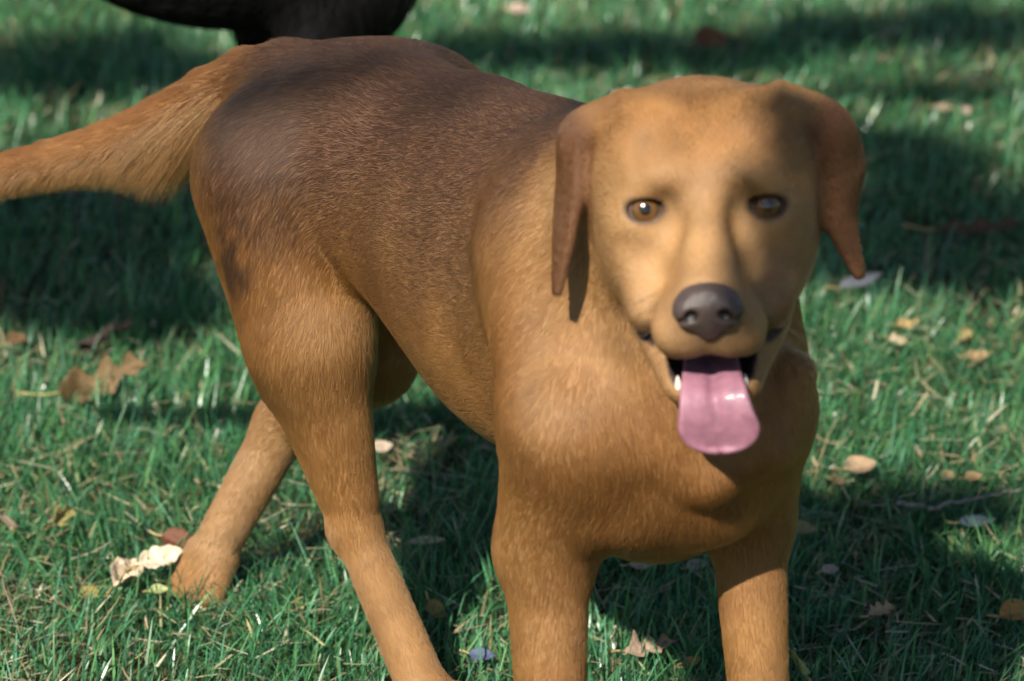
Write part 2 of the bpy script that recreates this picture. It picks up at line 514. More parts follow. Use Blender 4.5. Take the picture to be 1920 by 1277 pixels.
# trunk
dog.ell((.040, 3.185, .425), (.205, .112, .142), frame(TM), k=.03, flow=back_flow(TM, -.35), length=1)
dog.ell((-.060, 3.345, .445), (.17, .088, .094), frame((.62, -.78, 0)), k=.06, flow=back_flow(TM, -.3), length=1)
dog.ell((-.135, 3.440, .450), (.120, .090, .088), frame(TR), k=.06, flow=back_flow(TR, -.5), length=1)
dog.cone((-.15, 3.46, .494), (-.03, 3.33, .495), .022, .028, k=.06, flow=back_flow(TR, 0))
dog.cone((-.03, 3.33, .495), (.075, 3.12, .508), .028, .034, k=.06, flow=back_flow(TM, 0))
dog.ell((.088, 3.075, .46), (.13, .100, .125), frame(TF), k=.05, flow=back_flow(TF, -.6), length=1)
dog.ell((.108, 3.020, .395), (.095, .096, .120), frame(TF), k=.05, flow=(0, -.2, -1), length=1.1)
dog.cone((.112, 2.985, .36), (.098, 3.06, .315), .050, .050, k=.05, flow=(0, .3, -1), length=1.2)
# neck
dog.cone((.088, 3.08, .495), (.128, 2.965, .580), .092, .064, k=.05, flow=(-.2, .8, -.9), length=1)
dog.cone((.122, 2.975, .54), (.118, 2.985, .42), .062, .080, k=.05, flow=(0, .1, -1), length=1.1)
# loose skin of the throat, breast muscles with the notch between them
fold = [P(1120, 600, y=2.955), P(1150, 720, y=2.935), P(1215, 830, y=2.925), P(1330, 885, y=2.922), P(1440, 830, y=2.930), P(1490, 700, y=2.945)]
for i in range(5): dog.cone(fold[i], fold[i + 1], .015, .015, k=.020, flow=(0, 0, -1), length=1.1)
dog.ell((.078, 2.955, .352), (.040, .027, .045), k=.022, flow=(-.3, .2, -1), length=1.1)
dog.ell((.150, 2.964, .352), (.040, .026, .045), k=.024, flow=(.3, .2, -1), length=1.1)
# fore legs
RS, RE, RC, RP = np.array([.052, 2.960, .400]), np.array([.026, 2.985, .290]), np.array([.030, 2.945, .135]), np.array([.030, 2.915, .0])
dog.cone((.035, 3.06, .50), RS, .056, .060, k=.022, flow=(-.2, .3, -1))
dog.cone(RS, RE, .058, .038, k=.018, flow=(-.1, .3, -1))
dog.ell(RE + np.array([-.002, .024, .006]), (.018, .020, .026), k=.015, flow=(0, .2, -1))
dog.cone(RE, RC, .032, .0235, k=.02, flow=(0, 0, -1), length=.9)
dog.cone(RC, RP + np.array([0, .015, .04]), .0255, .022, k=.015, flow=(0, -.1, -1), length=.8)
paw(dog, RP, (-.02, -1))
LS, LE, LC, LP = np.array([.170, 2.980, .400]), np.array([.179, 3.035, .295]), np.array([.190, 2.995, .135]), np.array([.192, 2.965, .0])
dog.cone((.145, 3.06, .50), LS, .050, .051, k=.022, flow=(.2, .3, -1))
dog.cone(LS, LE, .050, .035, k=.018, flow=(.1, .3, -1))
dog.cone(LE, LC, .029, .0210, k=.018, flow=(0, 0, -1), length=.9)
dog.cone(LC, LP + np.array([0, .015, .04]), .0235, .021, k=.015, flow=(0, -.1, -1), length=.8)
paw(dog, LP, (.0, -1))
# near hind leg
HJ, KN, HK, HP = np.array([-.182, 3.420, .440]), np.array([-.166, 3.370, .315]), np.array([-.131, 3.355, .150]), np.array([-.064, 3.285, .0])
dog.cone(HJ, KN, .080, .048, k=.022, flow=(-.3, .2, -1), length=1.3)
dog.cone((-.203, 3.455, .43), (-.174, 3.395, .29), .058, .042, k=.03, flow=(-.4, .3, -1), length=1.7)
dog.cone(KN, HK + np.array([-.002, .001, .030]), .046, .0195, k=.025, flow=(-.05, .1, -1), length=1.2)
dog.cone((-.172, 3.385, .27), HK + np.array([-.004, .004, .005]), .030, .0165, k=.02, flow=(0, 0, -1), length=1.2)
dog.ell(HK + np.array([-.002, .002, 0]), (.0175, .0175, .021), k=.015, flow=(0, 0, -1))
dog.cone(HK, HP + np.array([-.012, .012, .035]), .0190, .0205, k=.014, flow=HP - HK, length=.9)
paw(dog, HP, (.5, -.8), 1.0)
# far hind leg, pushed out behind
HJ2, KN2, HK2, HP2 = np.array([-.090, 3.475, .45]), np.array([-.122, 3.470, .262]), np.array([-.203, 3.580, .158]), np.array([-.276, 3.545, .006])
dog.cone(HJ2, KN2, .088, .036, k=.03, flow=(-.2, .3, -1), length=1.2)
dog.cone(KN2, HK2 + np.array([.02, -.024, .018]), .036, .025, k=.025, flow=HK2 - KN2)
dog.ell(HK2, (.020, .020, .022), k=.02, flow=(-.3, 0, -1))
PA2 = np.array([-.266, 3.556, .046])
dog.cone(HK2, PA2, .0235, .0205, k=.02, flow=HP2 - HK2, length=.9)
for q, lat in enumerate((-.016, -.005, .006, .017)):                  # toes turned under, tips in the turf
    sd_ = nrm((.75, -.55, 0)) * lat
    dog.cone(PA2 + sd_ * .6 + np.array([-.003, 0, -.006]), np.array([-.284, 3.538, .010]) + sd_ * 1.15, .0165, .0115, k=.008, flow=HP2 - HK2, length=.7)
# tail
tp = [(535, 150, 3.50), (470, 152, 3.525), (400, 180, 3.54), (310, 228, 3.56), (205, 272, 3.58), (100, 300, 3.60), (0, 322, 3.62), (-110, 340, 3.63), (-190, 345, 3.64)]
tr = [.032, .028, .025, .023, .020, .017, .015, .012, .007]
TAIL = [P(a, b, y=c) for a, b, c in tp]
for i in range(len(TAIL) - 1):
    dog.cone(TAIL[i], TAIL[i + 1], tr[i], tr[i + 1], k=.004 if i else .03, length=1.6)

# head
bk = lambda x, y, z: HR @ np.array([x, y, z], float)
dog.ell(H(0, -7.8, .6), (.075, .078, .054), HR, k=.04, flow=bk(0, -1, .3), length=.6)
for s in (-1, 1):
    dog.ell(H(s * 4.2, -5.0, 2.2), (.034, .046, .040), Hrot(0, 0, s * 8), k=.03, flow=bk(s * .4, -1, 0), length=.55)      # temples
    dog.ell(H(s * 4.6, -4.8, -4.0), (.032, .052, .048), HR, k=.03, flow=bk(s * .3, -1, -.3), length=.6)                 # cheeks
    dog.ell(H(s * 2.9, -1.0, 1.9), (.023, .023, .017), Hrot(0, s * 15, 0), k=.016, flow=bk(s * .2, -.5, 1), length=.45)   # brows
    dog.ell(H(s * 3.6, -.4, -2.0), (.024, .024, .018), Hrot(0, -s * 20, 0), k=.025, flow=bk(s * .5, -1, -.1), length=.45)  # cheekbones
dog.cone(H(0, -1.5, -.9), H(0, 6.0, -4.6), .034, .0235, k=.03, flow=bk(0, -1, .4), length=.4)       # muzzle
dog.ell(H(0, 6.0, -5.4), (.0265, .026, .027), HR, k=.015, flow=bk(0, -1, .2), length=.35)
for s in (-1, 1):
    dog.ell(H(s * 1.85, 3.4, -6.8), (.018, .044, .026), Hrot(-6, 0, s * -16), k=.02, flow=bk(s * .4, -1, -.3), length=.4)    # upper lips
    dog.ell(H(s * 4.0, -.8, -6.6), (.016, .036, .027), Hrot(-6, 0, s * -18), k=.025, flow=bk(s * .4, -1, -.3), length=.5)
    dog.ell(H(s * 1.3, 6.1, -7.4), (.0165, .016, .015), HR, k=.01, flow=bk(0, -1, -.2), length=.3)
# lower jaw, then the mouth cut between it and the lips
dog.cone(H(0, -5.0, -10.0), H(0, 4.2, -12.6), .040, .019, k=.02, flow=bk(0, -1, -.2), length=.5)
for s in (-1, 1):
    dog.cone(H(s * 4.3, -2.0, -9.6), H(s * 2.3, 3.4, -12.0), .012, .012, k=.015, flow=bk(s * .4, -1, -.3), length=.4)      # jaw lips
dog.cone(H(0, -2.0, -9.4), H(0, 9.0, -11.2), .012, .021, k=.006, op='sub')
for s in (-1, 1):
    dog.cone(H(s * 5.4, -1.6, -8.7), H(s * 2.5, 7.5, -10.6), .002, .006, k=.004, op='sub')
    dog.cone(H(s * 2.2, -1.0, -9.3), H(s * 1.4, 8.0, -11.0), .006, .017, k=.005, op='sub')
# hollows beside the bridge and at the inner eye corners, eye openings
for s in (-1, 1):
    dog.ell(H(s * 2.6, 1.9, -.4), (.007, .010, .011), HR, k=.024, op='sub')
    dog.ell(H(s * 4.6, 3.9, -2.6), (.012, .022, .014), HR, k=.035, op='sub')
for s in (-1, 1):
    dog.ell(H(s * 4.25, .3, -.05), (.0116, .016, .0064), Hrot(0, s * 14, 0), k=.005, op='sub')
# ears
ear_r = [((5.2, -4.6, 6.0), (5.6, -9.6, 5.2), (0, 0, .4)), ((8.0, -4.2, 3.7), (9.6, -9.8, 3.2), (.5, .5, .6)), ((8.0, -4.4, .2), (10.9, -9.2, -.2), (.15, 1.0, 0)), ((8.8, -4.4, -3.6), (10.3, -7.0, -3.6), (.05, .5, 0)), ((10.5, -5.0, -7.3), (10.8, -5.8, -7.4), (0, 0, 0))]
ear_l = [((-5.4, -4.8, 5.6), (-5.8, -9.4, 5.0), (0, 0, .4)), ((-8.5, -5.2, 3.4), (-9.6, -9.8, 2.8), (-.5, 0, .6)), ((-9.2, -4.6, -.6), (-10.4, -8.6, -.8), (-.3, 0, 0)), ((-9.9, -4.2, -4.2), (-10.8, -6.6, -4.2), (-.2, 0, 0)), ((-10.8, -4.2, -7.5), (-11.0, -4.6, -7.6), (0, 0, 0))]
EARS = []
for rows in (ear_r, ear_l):
    pts = ear_sheet(rows); EARS.append(pts)
    dog.cloud(pts, np.linspace(.0058, .0030, len(pts)), k=.010, flow=bk(np.sign(rows[2][0][0]) * .3, 0, -1), length=.5)

VOX = .0035 if DEV else .0024
DV, DF, DN = solid_mesh(dog, (-.58, 2.72, -.02), (.28, 3.76, .72), VOX)
DFL, DLN = flow_field(dog, DV)

# ---- colour of the coat by place on the body
def surf(V, px, py):
    """Nearest point of the coat seen at pixel px, py."""
    d = V - np.array([0, 0, CAM_H]); f = d[:, 1] * CP - d[:, 2] * SP
    u = 960 + d[:, 0] / f * FPX; v = 638.5 - (d[:, 1] * SP + d[:, 2] * CP) / f * FPX
    m = np.flatnonzero((np.abs(u - px) < 9) & (np.abs(v - py) < 9))
    return V[m[np.argmin(f[m])]]

def coat_colour(V, N):
    h = (V - EYE) @ HR * 100.0                                   # head coordinates in cm
    n1 = fbm(V, 14, 1); n2 = fbm(V, 45, 5)
    tan = np.array([.268, .142, .052]); red = np.array([.190, .088, .032]); cream = np.array([.36, .228, .116]); dark = np.array([.088, .050, .036])
    C = tan + (red - tan) * sstep(.40, .66, n1)[:, None] * .55
    ishead = sstep(.02, -.02, (V[:, 1] - 2.955)) * sstep(.42, .50, V[:, 2])
    # dark saddle along the back and over the hips
    T = np.stack([V[:, 0], V[:, 1]], 1)
    top = sstep(.38, .485, V[:, 2] + .05 * (n1 - .5)) * (1 - ishead) * sstep(2.99, 3.10, V[:, 1]) * (1 - sstep(3.46, 3.57, V[:, 1] - .25 * (V[:, 0] + .19)))
    C = C + (dark - C) * (top * .45)[:, None]
    rear = sstep(.35, .8, N @ nrm((-.9, .35, -.1)))                 # sunlit golden rim of the rump, painted by thinning the dark hairs
    sable = np.clip(top * .95, 0, .85) * (1 - .75 * rear)
    tailm = sstep(3.50, 3.54, V[:, 1]) * sstep(.36, .40, V[:, 2])
    C = C + (red * 1.15 - C) * (tailm * .6)[:, None]
    # pale rear of the thighs, chest sides and under parts
    under = sstep(.36, .26, V[:, 2]) * sstep(.20, .34, V[:, 2])
    C = C + (cream - C) * (under * .25)[:, None]
    lower = sstep(.16, .04, V[:, 2])
    C = C + (tan * 1.05 - C) * (lower * .5)[:, None]
    far = sstep(3.50, 3.54, V[:, 1]) * sstep(.22, .16, V[:, 2]) * sstep(.02, .07, V[:, 2])
    C = C + (np.array([.36, .24, .130]) - C) * (far * .45)[:, None]
    # face: paler cheeks and muzzle, greyish lids, dark lips
    C = C + (cream - C) * (ishead * sstep(6.0, -1.0, h[:, 2]) * .42)[:, None]
    C = C + (red * .8 - C) * (ishead * sstep(5.6, 7.2, h[:, 2]) * .3)[:, None]
    ear = np.zeros(len(V))
    for pts in EARS:
        near = np.flatnonzero(np.linalg.norm(V - pts.mean(0), axis=1) < .13)
        ear[near] = np.maximum(ear[near], sstep(.022, .004, dist(dict(kind='cloud', par=(pts[200:], np.full(len(pts) - 200, .001))), V[near])))
    C = C + (np.array([.090, .038, .018]) - C) * (ear * .9)[:, None]
    for s in (-1, 1):
        q = (h - np.array([s * 4.25, 0, -.1])) / np.array([1.55, 2.2, 1.12])
        q = q @ np.array(Matrix.Rotation(math.radians(s * 9), 3, 'Y'))
        r = np.sqrt((q ** 2).sum(1)) + .10 * (n2 - .5)
        C = C + (np.array([.026, .021, .021]) - C) * (sstep(1.15, .84, r) * .85)[:, None]
    # lips and mouth inside
    lip = np.zeros(len(V))
    nearh = np.flatnonzero(np.linalg.norm(V - H(0, 2, -9), axis=1) < .12)
    for o in dog.ops:
        if o['op'] == 'sub' and o['kind'] == 'cone':
            lip[nearh] = np.maximum(lip[nearh], sstep(.0042, .0016, np.abs(dist(o, V[nearh]))))
    C = C + (np.array([.030, .018, .017]) - C) * np.clip(lip * 1.1, 0, 1)[:, None]
    # muzzle end darkens round the nose pad and on the chin fold
    nz = np.exp(-(((h[:, 0]) / 2.6) ** 2 + ((h[:, 1] - 8.0) / 1.8) ** 2 + ((h[:, 2] + 6.0) / 2.2) ** 2))
    C = C + (np.array([.10, .060, .040]) - C) * (nz * .75)[:, None]
    for (a_, b_, w_, k_) in ((1028, 370, .040, .5), (1012, 800, .026, .2), (1000, 560, .030, .2)):  # highlights of the lit neck, shoulder and chest painted into the coat
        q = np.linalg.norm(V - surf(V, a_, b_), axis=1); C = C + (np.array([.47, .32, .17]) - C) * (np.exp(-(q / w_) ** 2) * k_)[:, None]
    # bald dark patch on the rear of the near thigh
    m = surf(V, 425, 500)
    q = (V - m) @ frame((-.2, .1, -1))
    patch = np.exp(-((q[:, 0] / .040) ** 2 + ((np.linalg.norm(q[:, 1:], axis=1)) / .020) ** 2)) * sstep(.30, .62, fbm(V, 90, 9))
    C = C + (np.array([.022, .020, .022]) - C) * np.clip(patch * 1.2, 0, .60)[:, None]
    sable = np.maximum(sable, np.clip(patch * 1.1, 0, .65))
    # little dark fold on the brisket
    C = C * (.86 + .28 * n2)[:, None]
    C = C * (1 + ishead * (1 - ear) * (fbm(V, 38, 61) - .52) * .75)[:, None]
    return C, lip, ear, sable

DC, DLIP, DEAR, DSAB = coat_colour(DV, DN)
brown = empty('brown_dog', (.03, 3.2, 0))
tag(brown, 'reddish brown dog facing the camera with pink tongue hanging out', 'dog')
def under(o):
    o.parent = brown; o.matrix_parent_inverse = Matrix.Translation(-Vector(brown.location)); return o
body_me = mesh_arrays('body', DV, DF)
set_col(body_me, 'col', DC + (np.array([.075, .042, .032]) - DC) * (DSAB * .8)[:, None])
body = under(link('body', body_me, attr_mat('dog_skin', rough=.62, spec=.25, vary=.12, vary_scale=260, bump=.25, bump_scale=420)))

# ---- eyes, nose, tongue, teeth
def ball(name, c, r, mat, parent, scale=(1, 1, 1), seg=32, R=None):
    u = np.linspace(0, math.pi, seg // 2 + 1); v = np.linspace(0, 2 * math.pi, seg, endpoint=False)
    V = [(0, 0, 1)]; F = []
    for a in u[1:-1]:
        for b in v: V.append((math.sin(a) * math.cos(b), math.sin(a) * math.sin(b), math.cos(a)))
    V.append((0, 0, -1)); V = np.array(V) * r * np.array(scale)
    if R is not None: V = V @ np.asarray(R).T
    nr = len(u) - 2
    for i in range(seg): F.append((0, 1 + i, 1 + (i + 1) % seg))
    for k in range(nr - 1):
        for i in range(seg):
            a, b = 1 + k * seg + i, 1 + k * seg + (i + 1) % seg
            F.append((a, a + seg, b + seg)); F.append((a, b + seg, b))
    L = len(V) - 1; o0 = 1 + (nr - 1) * seg
    for i in range(seg): F.append((o0 + i, L, o0 + (i + 1) % seg))
    me = mesh_arrays(name, V + np.asarray(c), np.array(F))
    return link(name, me, mat)

def eye_mat():
    """Amber iris and black pupil set by the direction from the eyeball's own centre."""
    m, nt, b, out = new_mat('dog_eye')
    a = nt.nodes.new('ShaderNodeAttribute'); a.attribute_name = 'col'
    nt.links.new(a.outputs['Color'], b.inputs['Base Color'])
    b.inputs['Roughness'].default_value = .18
    b.inputs['Coat Weight'].default_value = 1.0; b.inputs['Coat Roughness'].default_value = .06
    return m
EM = eye_mat()
for s in (-1, 1):
    c = H(s * 4.25, -.46, -.36)
    look = nrm(np.array([0, 0, CAM_H]) - c)
    if s > 0: look = nrm(look + np.array([.05, 0, 0]))
    e = ball('eye', c, .0122, EM, brown, seg=112)
    V = np.empty(len(e.data.vertices) * 3, np.float32); e.data.vertices.foreach_get('co', V); V = V.reshape(-1, 3)
    d = nrm(V - c); ang = np.degrees(np.arccos(np.clip(d @ look, -1, 1)))
    col = np.where(ang[:, None] < 20, np.array([[.004, .003, .003]]), np.array([[.115, .054, .016]]) * (.75 + .5 * vnoise(d, 14, 2))[:, None])
    col = np.where(ang[:, None] > 45, np.array([[.045, .020, .012]]), col)
    col = np.where(ang[:, None] > 52, np.array([[.16, .12, .10]]), col)
    set_col(e.data, 'col', col)
    under(e)

nose = Solid()
nose.ell(H(0, 7.9, -4.6), (.0225, .016, .0165), HR, k=.01)
nose.ell(H(0, 7.6, -5.9), (.0120, .013, .012), HR, k=.012)
for s in (-1, 1):
    nose.ell(H(s * 1.35, 8.3, -5.0), (.0105, .011, .0105), HR, k=.006)
nose.cone(H(0, 9.9, -4.9), H(0, 9.2, -7.2), .0012, .0016, k=.004, op='sub')
for s in (-1, 1):
    nose.ell(H(s * 1.15, 9.6, -4.95), (.0052, .0062, .0044), Hrot(0, s * 20, 0), k=.003, op='sub')
    nose.cone(H(s * 1.5, 9.4, -5.3), H(s * 2.5, 8.3, -5.6), .0022, .0016, k=.003, op='sub')
NV, NF, NN = solid_mesh(nose, H(0, 8, -5.5) - .04, H(0, 8, -5.5) + .04, .0011)
nme = mesh_arrays('nose', NV, NF)
nh = (NV - EYE) @ HR * 100
ncol = np.array([[.062, .044, .040]]) * (.8 + .4 * fbm(NV, 300, 4))[:, None]
pit = np.zeros(len(NV))
for s in (-1, 1): pit = np.maximum(pit, np.exp(-((np.linalg.norm((nh - np.array([s * 1.15, 9.0, -4.95])) / np.array([.55, .6, .5]), axis=1)) ** 4)))
ncol = ncol * (1 - .85 * pit)[:, None]
set_col(nme, 'col', ncol)
nose_o = under(link('nose', nme, attr_mat('dog_nose', rough=.28, spec=.42, bump=.35, bump_scale=900)))

tongue = Solid()
ctr = [(0, 0.5, -10.6, 1.9), (0, 3.5, -10.7, 2.0), (0.05, 5.6, -10.9, 2.15), (.15, 6.9, -11.5, 2.4), (.3, 7.5, -12.6, 2.65), (.45, 7.6, -13.7, 2.9), (.5, 7.5, -14.5, 2.65), (.5, 7.4, -15.05, 2.1), (.5, 7.3, -15.4, 1.35), (.5, 7.25, -15.55, .6)]
pts = []; rad = []
m = len(ctr)
for v in np.linspace(0, m - 1, 72):
    i = min(int(v), m - 2); t = v - i
    R4 = [np.array(ctr[min(max(i + a, 0), m - 1)]) for a in (-1, 0, 1, 2)]
    x, y, z, w = .5 * (2 * R4[1] + (R4[2] - R4[0]) * t + (2 * R4[0] - 5 * R4[1] + 4 * R4[2] - R4[3]) * t * t + (3 * R4[1] - R4[0] - 3 * R4[2] + R4[3]) * t ** 3)
    for u in np.linspace(-1, 1, 25):
        cup = .55 * (abs(u) ** 1.6) - .25
        hang = np.clip((-z - 10.9) / 2, 0, 1)
        pts.append(H(x + u * (w - .3), y + cup * hang * .9, z + cup * (1 - hang) * .8)); rad.append(.0034 - .0010 * abs(u) ** 3)
tongue.cloud(pts, rad, k=.004)
tongue.cone(H(.05, 4.0, -10.1), H(.18, 7.55, -11.35), .0030, .0030, k=.005, op='sub')
tongue.cone(H(.18, 7.5, -11.35), H(.40, 7.95, -13.6), .0030, .0010, k=.005, op='sub')
TV, TF_, TN = solid_mesh(tongue, H(0, 4, -12.5) - .062, H(0, 4, -12.5) + .062, .0014)
tongue_me = mesh_arrays('tongue', TV, TF_)
tongue_o = under(link('tongue', tongue_me, plain_mat('tongue_flesh', (.28, .125, .170), rough=.52, spec=.4, vary=.16, scale=130, bump=.7, coat=.05, sss=.2)))
TOOTH = plain_mat('tooth_enamel', (.78, .72, .60), rough=.25, vary=.06)
for s in (-1, 1):
    for (x, y, z, hgt, r) in ((2.3, 4.5, -11.7, .75, .26), (2.9, 2.4, -11.3, .25, .30)):
        a = H(s * x, y, z - .5); b = H(s * (x + .05), y + .1, z + hgt)
        k = 10; ring = np.linspace(0, 2 * math.pi, k, endpoint=False)
        V = []; F = []
        for t, rr in ((0, 1), (.4, .95), (.75, .6), (.95, .22)):
            for g in ring: V.append(a * (1 - t) + b * t + HR @ np.array([math.cos(g), math.sin(g), 0]) * r * .01 * rr)
        V.append(b)
        for i in range(3):
            for q in range(k): F += [(i * k + q, i * k + (q + 1) % k, (i + 1) * k + (q + 1) % k), (i * k + q, (i + 1) * k + (q + 1) % k, (i + 1) * k + q)]
        for q in range(k): F.append((3 * k + q, 3 * k + (q + 1) % k, 4 * k))
        under(link('tooth', mesh_arrays('tooth', np.array(V), np.array(F)), TOOTH))

# ---- fur
def fur(name, V, F, N, FL, LN, C, count, keep, mat, base_len=.0075, rad=.000105, lift=(.09, .28), seed=1, clump=.35, sable=None, gain=np.array([1.10, .97, .82])):
    r = np.random.default_rng(seed)
    a, b, c, d = (V[F[:, i]] for i in range(4))
    area = .5 * np.linalg.norm(np.cross(c - a, d - b), axis=1) * keep[F].mean(1)
    f = r.choice(len(F), count, p=area / area.sum())
    u, v = r.random(count), r.random(count)
    w = np.stack([(1 - u) * (1 - v), u * (1 - v), u * v, (1 - u) * v], 1)
    def lerp(A): return sum(A[F[f, i]] * (w[:, i][:, None] if A.ndim > 1 else w[:, i]) for i in range(4))
    p = lerp(V); n = nrm(lerp(N)); t = lerp(FL); L = lerp(LN) * base_len * (.65 + .7 * r.random(count))
    col = lerp(C)
    t = nrm(t - n * (t * n).sum(1)[:, None] + 1e-6)
    side = np.cross(n, t)
    swirl = (fbm(p, 16, 11) - .5) * .9 + (fbm(p, 85, 13) - .5) * 1.3 * clump + r.normal(0, .13, count)
    t = t * np.cos(swirl)[:, None] + side * np.sin(swirl)[:, None]
    lf = lift[0] + (lift[1] - lift[0]) * np.clip(fbm(p, 60, 17) * .6 + r.random(count) * .5, 0, 1)
    K = 4
    pts = np.zeros((count, K, 3), np.float32)
    for k in range(K):
        s = k / (K - 1)
        out_ = np.sin(lf) * (s - .38 * s * s)
        fw = np.cos(lf) * s
        pts[:, k] = p - n * .0001 + (t * fw[:, None] + n * out_[:, None]) * L[:, None]
    jit = (.82 + .36 * r.random(count)) * (.86 + .28 * fbm(p, 150, 21))
    if sable is not None:                                        # dark guard hairs mixed in one by one
        dk = r.random(count) < lerp(sable)
        col = np.where(dk[:, None], np.array([[.058, .033, .023]]), col)
    col = np.clip(col * gain * jit[:, None], 0, 1)
    hc = bpy.data.hair_curves.new(name)
    hc.add_curves([K] * count)
    hc.position_data.foreach_set('vector', pts.ravel())
    ra = hc.attributes.get('radius') or hc.attributes.new('radius', 'FLOAT', 'POINT')
    rr = np.tile(np.array([1.0, .95, .7, .15], np.float32) * rad, count)
    ra.data.foreach_set('value', rr)
    ca = hc.attributes.new('col', 'FLOAT_COLOR', 'CURVE')
    C4 = np.ones((count, 4), np.float32); C4[:, :3] = col
    ca.data.foreach_set('color', C4.ravel())
    return link(name, hc, mat)

def fur_mat(name, spec=.35, rough=.32, sheen=.5):
    m, nt, b, out = new_mat(name)
    a = nt.nodes.new('ShaderNodeAttribute'); a.attribute_name = 'col'
    nt.links.new(a.outputs['Color'], b.inputs['Base Color'])
    b.inputs['Roughness'].default_value = .45
    b.inputs['Specular IOR Level'].default_value = spec * .5
    hb = nt.nodes.new('ShaderNodeBsdfHairPrincipled')              # the gloss of single strands
    hb.parametrization = 'COLOR'
    nt.links.new(a.outputs['Color'], hb.inputs['Color'])
    hb.inputs['Roughness'].default_value = rough
    hb.inputs['Radial Roughness'].default_value = .5
    hb.inputs['Random Roughness'].default_value = .2
    mx = nt.nodes.new('ShaderNodeMixShader'); mx.inputs[0].default_value = sheen
    nt.links.new(b.outputs[0], mx.inputs[1]); nt.links.new(hb.outputs[0], mx.inputs[2])
    nt.links.new(mx.outputs[0], out.inputs['Surface'])
    return m
FUR = fur_mat('brown_fur')
if not DEV:
    hh = (DV - EYE) @ HR * 100
    keep = np.ones(len(DV))
    for s in (-1, 1):
        q = (hh - np.array([s * 4.25, 0, -.05])) / np.array([1.5, 2.2, 1.05])
        keep *= sstep(.95, 1.15, np.sqrt((q ** 2).sum(1)))
    keep *= 1 - np.clip(DLIP * 1.6, 0, 1)
    q = (hh - np.array([0, 8.2, -5.2])) / np.array([2.4, 1.9, 2.1]); keep *= sstep(.9, 1.15, np.sqrt((q ** 2).sum(1)))
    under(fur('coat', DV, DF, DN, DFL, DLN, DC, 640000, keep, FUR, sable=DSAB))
    # feathering along the under side of the tail
    tl = np.array(TAIL); r = np.random.default_rng(4)
    cnt = 30000
    q = r.random(cnt) * 7.5 + .35; i = q.astype(int); t = q - i
    cpt = tl[i] * (1 - t[:, None]) + tl[i + 1] * t[:, None]
    rr_ = np.array(tr)[i] * (1 - t) + np.array(tr)[i + 1] * t
    ax = nrm(tl[i + 1] - tl[i])
    dn = np.array([0, 0, -1.0]); sd = np.cross(ax, dn)
    ph = r.normal(0, .75, cnt)
    nn = nrm(dn * np.cos(ph)[:, None] + sd * np.sin(ph)[:, None])
    root = cpt + nn * (rr_ * .9)[:, None]
    Lf = (.038 * np.exp(-((q - 1.9) / 1.5) ** 2) + .013) * (.6 + .7 * r.random(cnt)) * (.25 + .75 * sstep(.7, 2.0, q))
    clumpn = (fbm(root, 120, 31) - .5)[:, None]
    dirv = nrm(ax * (.85 + .5 * clumpn) + nn * .55 + dn * .25 + r.normal(0, .10, (cnt, 3)))
    K = 5; pts = np.zeros((cnt, K, 3), np.float32)
    for k in range(K):
        s = k / (K - 1)
        pts[:, k] = root + (dirv * s + dn * .22 * s * s + ax * .15 * s * s) * Lf[:, None]
    hc = bpy.data.hair_curves.new('tail_feathering'); hc.add_curves([K] * cnt)
    hc.position_data.foreach_set('vector', pts.ravel())
    ra = hc.attributes.get('radius') or hc.attributes.new('radius', 'FLOAT', 'POINT')
    ra.data.foreach_set('value', np.tile(np.array([1, 1, .9, .6, .12], np.float32) * .00013, cnt))
    ca = hc.attributes.new('col', 'FLOAT_COLOR', 'CURVE')
    C4 = np.ones((cnt, 4), np.float32); C4[:, :3] = np.array([.29, .145, .048]) * (.75 + .45 * r.random(cnt))[:, None] * (1 + .8 * clumpn)
    ca.data.foreach_set('color', C4.ravel())
    under(link('tail_feathering', hc, FUR))
    # whiskers on the muzzle and over the eyes
    r = np.random.default_rng(12); W = []
    for s in (-1, 1):
        for k in range(13):
            x, y, z = s * r.uniform(2.2, 3.2), r.uniform(2.5, 5.8), r.uniform(-7.6, -5.2)
            W.append((H(x, y, z), nrm(HR @ np.array([s * r.uniform(.8, 1.2), r.uniform(-.5, .5), r.uniform(-.5, .25)])), r.uniform(.025, .055)))
    K = 6; pts = np.zeros((len(W), K, 3), np.float32)
    for i, (a, d_, L) in enumerate(W):
        for k in range(K): pts[i, k] = a + d_ * L * k / (K - 1) + np.array([0, 0, -.25]) * L * (k / (K - 1)) ** 2
    hc = bpy.data.hair_curves.new('whiskers'); hc.add_curves([K] * len(W)); hc.position_data.foreach_set('vector', pts.ravel())
    ra = hc.attributes.get('radius') or hc.attributes.new('radius', 'FLOAT', 'POINT')
    ra.data.foreach_set('value', np.tile(np.linspace(.00022, .00005, K, dtype=np.float32), len(W)))
    under(link('whiskers', hc, plain_mat('whisker', (.10, .07, .05), rough=.4)))

